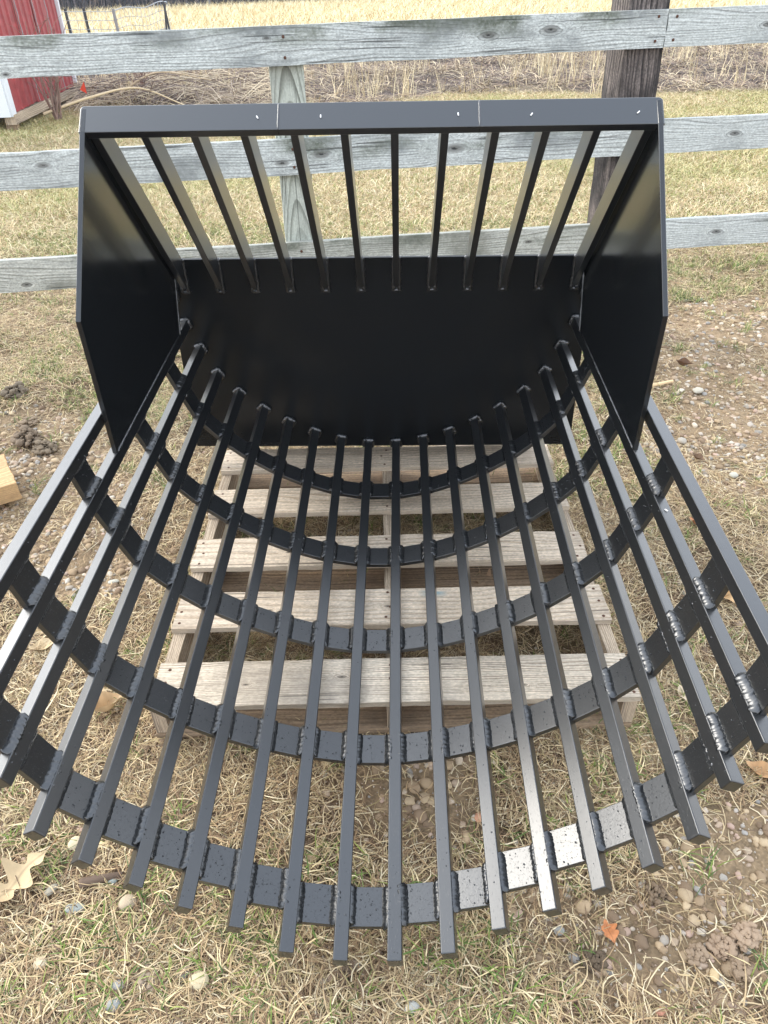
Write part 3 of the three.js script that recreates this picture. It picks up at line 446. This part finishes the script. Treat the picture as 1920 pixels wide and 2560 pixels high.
// leaves
const leafTex = tex(128, 128, (u, v, c) => { const q = .85 + .3 * (fbm(u * 5, v * 5, 740, 4) - .5) - .12 * sst(.03, .0, Math.abs(u - .5)) ; c[0] = q; c[1] = q * .97; c[2] = q * .92; });
function leafShape(kind) {
  const p = []; const N = 46; for (let i = 0; i <= N; i++) { const t = i / N; let w = kind === 'oak' ? .30 * Math.sin(Math.PI * Math.pow(t, .85)) * (.62 + .42 * Math.cos(t * 6.283 * 3.5 + .6)) + .012 : kind === 'maple' ? .34 * Math.sin(Math.PI * t) * (.7 + .5 * Math.abs(Math.cos(t * 9))) : .24 * Math.sin(Math.PI * Math.pow(t, .8)); p.push([Math.max(.008, w), t - .5]); }
  const sh = new THREE.Shape([...p.map(q => new THREE.Vector2(q[0], q[1])), ...p.slice(1, -1).reverse().map(q => new THREE.Vector2(-q[0], q[1]))]); return sh;
}
function leaf(x, z, L, kind, yaw, curl, rgb, label, lift = .012, tiltX = 0) {
  const sh = leafShape(kind), pts = sh.getPoints(), P = [], U = [], I = []; const n = pts.length / 2 | 0, rows = 46, cols = 8; // build a bent sheet row by row
  for (let i = 0; i <= rows; i++) { const t = i / rows, w = Math.abs(pts[Math.min(i, pts.length - 1)].x); for (let j = 0; j <= cols; j++) { const a = (j / cols - .5) * 2, X = a * w, Z = t - .5; P.push(X * L, (curl * (X * X * 3.2 + .6 * Z * Z) + .05 * Math.sin(Z * 9 + X * 6)) * L, Z * L); U.push(.5 + X, t); } }
  for (let i = 0; i < rows; i++) for (let j = 0; j < cols; j++) { const a = i * (cols + 1) + j; I.push(a, a + cols + 1, a + 1, a + 1, a + cols + 1, a + cols + 2); }
  const g = new THREE.BufferGeometry(); g.setAttribute('position', new THREE.Float32BufferAttribute(P, 3)); g.setAttribute('uv', new THREE.Float32BufferAttribute(U, 2)); g.setIndex(I); g.computeVertexNormals();
  const o = thing('fallen_leaf', label, 'leaf', [x, gh(x, z) + lift, z], 'dead leaves on the grass'); o.rotation.set(tiltX, yaw, 0);
  mesh('leaf_blade', g, std({ color: srgb(...rgb), map: leafTex, roughness: .75, side: THREE.DoubleSide }), o);
  mesh('leaf_stalk', taperTube([[0, .0, .48 * L], [.01 * L, .02 * L, .6 * L], [.03 * L, .01 * L, .72 * L]], .0012, .0008, 5, 4), std({ color: srgb(150, 110, 70), roughness: .8 }), o);
}
leaf(-.795, -.80, .155, 'oak', 2.55, .5, [214, 193, 158], 'large pale oak leaf with deep lobes at the lower left edge', .02);
leaf(-.735, -1.262, .10, 'plain', 2.3, 2.2, [222, 196, 160], 'curled tan leaf below the left tines beside the pallet', .016);
leaf(-.77, -1.30, .07, 'plain', 1.2, 1.2, [226, 206, 172], 'small pale curled leaf behind the curled tan leaf', .014);
leaf(1.073, -1.968, .075, 'maple', .8, .8, [204, 148, 108], 'orange-brown lobed leaf seen behind the outer right tine', .014);
leaf(.428, -.675, .045, 'maple', .2, .6, [214, 146, 98], 'small bright orange-brown leaf scrap at lower right', .012);
leaf(.885, -1.02, .085, 'plain', 1.0, 1.0, [206, 168, 126], 'tan leaf at the right edge below the last tine tip', .014);
leaf(1.035, -1.628, .08, 'plain', .4, .9, [222, 186, 138], 'light tan leaf showing between the two outer right tines', .014);
leaf(.776, -1.252, .06, 'plain', .1, .4, [228, 212, 188], 'pale torn leaf piece between right-hand tines', .014);
leaf(-.984, -1.482, .085, 'plain', 2.0, .7, [224, 204, 170], 'pale broad leaf showing between the outer left tines', .014);
leaf(.314, -1.709, .11, 'oak', 1.3, .9, [190, 160, 132], 'brown oak leaf on the ground in a pallet gap', .012);
leaf(-1.86, -3.26, .06, 'plain', .4, .7, [196, 140, 108], 'reddish brown leaf at the left edge above the round clod', .016);
leaf(1.46, -3.22, .09, 'plain', 1.3, 1.6, [112, 84, 62], 'dark curled leaf in the gravel right of the bucket', .02);
leaf(1.23, -2.40, .06, 'plain', .6, 1.6, [122, 98, 78], 'small dark curled leaf beside the upper right tine', .016);
function stick(pts, r0, r1, rgb, name, label, cat) { const m = mesh(name, taperTube(pts.map(([x, z, h]) => [x, gh(x, z) + h, z]), r0, r1, 7, 16), std({ color: srgb(...rgb), roughness: .85 })); tag(m, label, cat); return m; }
stick([[1.16, -3.0, .014], [1.25, -3.03, .018], [1.35, -3.06, .015]], .011, .007, [216, 188, 146], 'broken_stick', 'pale split stick lying by the right side plate', 'stick');
stick([[1.28, -3.18, .016], [1.32, -3.24, .02], [1.36, -3.32, .016]], .010, .006, [206, 186, 156], 'broken_stick', 'pale short stick above the longer split stick at right', 'stick');
stick([[-.66, -.79, .012], [-.61, -.80, .016], [-.575, -.81, .012]], .011, .006, [98, 80, 66], 'bark_scrap', 'dark rooty bark scrap beside a pale blue stone', 'bark');
stick([[-4.75, -11.9, .1], [-4.1, -12.2, .28], [-3.5, -12.5, .34], [-2.8, -12.3, .12]], .022, .008, [206, 186, 152], 'fallen_branch', 'long pale arching branch in front of the brush pile', 'branch');
stick([[-4.0, -13.2, .2], [-3.4, -13.3, .45], [-2.6, -13.6, .3]], .018, .008, [186, 166, 138], 'fallen_branch', 'shorter pale branch lying across the brush pile', 'branch');
// white flecks on the paint
{
  const fm = std({ color: lin(.8, .8, .78), roughness: .6 }), fg = new THREE.CapsuleGeometry(.0014, .0055, 3, 8); fg.rotateX(Math.PI / 2); bucket.updateMatrixWorld(true);
  const u = [.756, .654], nb = [.654, -.756];
  for (const [x, f, yaw, lb] of [[-.236, .45, .5, 'tiny white fleck left of the left seam on the top bar'], [-.102, .45, 0, 'tiny white fleck right of the left seam on the top bar'], [.187, .45, .05, 'tiny white fleck left of the right seam on the top bar'], [.340, .4, -.6, 'tiny white fleck right of the right seam on the top bar'], [.562, .42, -.8, 'tiny white fleck near the right end of the top bar']]) {
    const m = mesh('white_fleck', fg, fm); m.position.copy(bucket.localToWorld(new THREE.Vector3(x, 1.107 + nb[0] * .06 * f + u[0] * .0016, .5025 + nb[1] * .06 * f + u[1] * .0016))); m.rotation.set(.7, yaw, 0); tag(m, lb, 'fleck', 'white flecks stuck on the bucket');
  }
  const q = bar(9), m = mesh('white_fleck', fg, fm); m.position.copy(bucket.localToWorld(new THREE.Vector3(q.x + q.tx * B.w / 2 + .012, q.y + q.ty * B.w / 2 - .0008, 1.01))); m.rotation.y = .6; tag(m, 'tiny white fleck on an outer right tine', 'fleck', 'white flecks stuck on the bucket');
}
// ───────────────────────── bare shrub, brush pile, far trees
const twig = srgb(136, 112, 100), barkFar = std({ color: lin(.16, .15, .15), roughness: 1 }), barkPale = std({ color: lin(.42, .42, .42), roughness: 1 });
function bareShrub(x, z, n, h, seed, label) {
  const R = rng(seed), o = thing('bare_shrub', label, 'shrub', [x, gh(x, z), z]), m = std({ color: twig, roughness: .9 });
  for (let i = 0; i < n; i++) { const a = R() * 6.28, sp = .15 + .5 * R(), H = h * (.6 + .5 * R()), gs = [], p = t => [Math.cos(a) * sp * t ** 1.4 + .04 * Math.sin(i + t * 5), H * t, Math.sin(a) * sp * t ** 1.4 + .04 * Math.cos(i * 2 + t * 4)]; gs.push(taperTube([p(0), p(.33), p(.66), p(1)], .014, .004, 5, 8)); for (let k = 0; k < 4; k++) { const t = .35 + .15 * k, b = p(t), c = R() * 6.28, l = .15 + .25 * R(); gs.push(taperTube([b, [b[0] + Math.cos(c) * l * .5, b[1] + l * .55, b[2] + Math.sin(c) * l * .5], [b[0] + Math.cos(c) * l, b[1] + l * .8, b[2] + Math.sin(c) * l]], .005, .002, 4, 4)); } mesh('stem', mergeGeometries(gs), m, o); }
}
bareShrub(-4.58, -11.95, 13, 1.15, 3, 'bare many-stemmed shrub growing against the red shed'); bareShrub(-3.75, -13.6, 9, .8, 5, 'low bare shrub in the brush right of the marker flag');
{
  const R = rng(808), sticks = [], g = [1, 2, 3].map(i => { const q = rng(i * 5), a = []; for (let k = 0; k < 9; k++) { const x = (q() - .5) * .7, z = (q() - .5) * .7, t = q() * 6.28, l = .2 + .5 * q(), y = .3 * q() * (1 - Math.hypot(x, z)); a.push(taperTube([[x - Math.cos(t) * l, y, z - Math.sin(t) * l], [x, y + .08 + .06 * q(), z], [x + Math.cos(t) * l, y + .1 * (q() - .3), z + Math.sin(t) * l]], .0065, .003, 4, 5)); } return mergeGeometries(a); });
  for (let i = 0; i < 170; i++) { const z = -12.6 - R() * 4.5, x = -5 + R() * 3.4 + (R() - .5) * 1.2, k = Math.exp(-(((x + 3.6) / 1.3) ** 2)); if (x < -4.6 && z < -12.2) continue; sticks.push([x, gh(x, z) + .12 * k * R(), z, .5 + .6 * R(), pickC([srgb(158, 142, 126), srgb(192, 176, 152), srgb(120, 106, 98), srgb(210, 194, 166)], R, .15), R() * 6.28, (R() - .5) * .4, (R() - .5) * .4]); }
  stuff('brush_pile', 'tangle of thin dead branches beside the shed', g, std({ roughness: .9 }), sticks);
  // far wood
  const TL = x => -64.5 - .785 * (x + 14.7), tm = []; const ug = [1, 2, 3].map(s => ribbons(60, s + 80, { pal: [srgb(78, 74, 80), srgb(96, 88, 90), srgb(64, 64, 72), srgb(120, 106, 100)], l0: .8, l1: 3.2, w0: .03, w1: .09, r: 1.3, u0: .9, u1: 1.57, bend: .25, droop: .06, h: .1 }));
  for (let i = 0; i < 1500; i++) { const x = -46 + R() * 62, d = R() ** 1.5 * 14; tm.push([x - d * .4, 0, TL(x) - 1 - d, .7 + .7 * R(), new THREE.Color().setScalar(.8 + .4 * R()), R() * 6.28, 0, 0]); }
  stuff('wood_undergrowth', 'dense grey thicket under the far trees', ug, leafMat, tm);
  const rock = [-33, -30, -27.2, -24.6, -22.3, -20.2, -18.1, -16.4, -14.2, -12.3, -10.9, -8.2, -6.4, -3.9, -1.5, 1.2, 4.4, 7.8];
  rock.forEach((x, i) => {
    const z = TL(x) - .6 - R() * 3, H = 9 + 4 * R(), r = .12 + .12 * R(), t = thing('far_tree', i % 4 === 1 ? 'pale-barked bare tree in the wood at the far edge of the field' : 'dark-barked bare tree in the wood at the far edge of the field', 'tree', [x, 0, z], 'bare trees at the far edge of the field');
    mesh('trunk', taperTube([[0, -.2, 0], [.1 * (R() - .5), H * .4, .1], [.5 * (R() - .5), H, 0]], r, .03, 7, 8), i % 4 === 1 ? barkPale : barkFar, t);
    const gs = []; for (let k = 0; k < 16; k++) { const y = H * (.3 + .65 * R()), a = R() * 6.28, l = (H - y) * .45 + .5; gs.push(taperTube([[0, y, 0], [Math.cos(a) * l * .5, y + l * .45, Math.sin(a) * l * .5], [Math.cos(a) * l, y + l * .8, Math.sin(a) * l]], .05, .01, 4, 4)); for (let q = 0; q < 5; q++) { const b = R() * 6.28, f = .4 + .5 * R(), X = Math.cos(a) * l * f, Z = Math.sin(a) * l * f, Y = y + l * .85 * f; gs.push(taperTube([[X, Y, Z], [X + Math.cos(b) * .5, Y + .4, Z + Math.sin(b) * .5], [X + Math.cos(b) * .9, Y + .9, Z + Math.sin(b) * .9]], .02, .006, 3, 3)); } }
    mesh('crown', mergeGeometries(gs), barkFar, t);
  });
}

renderer.render(scene, camera);
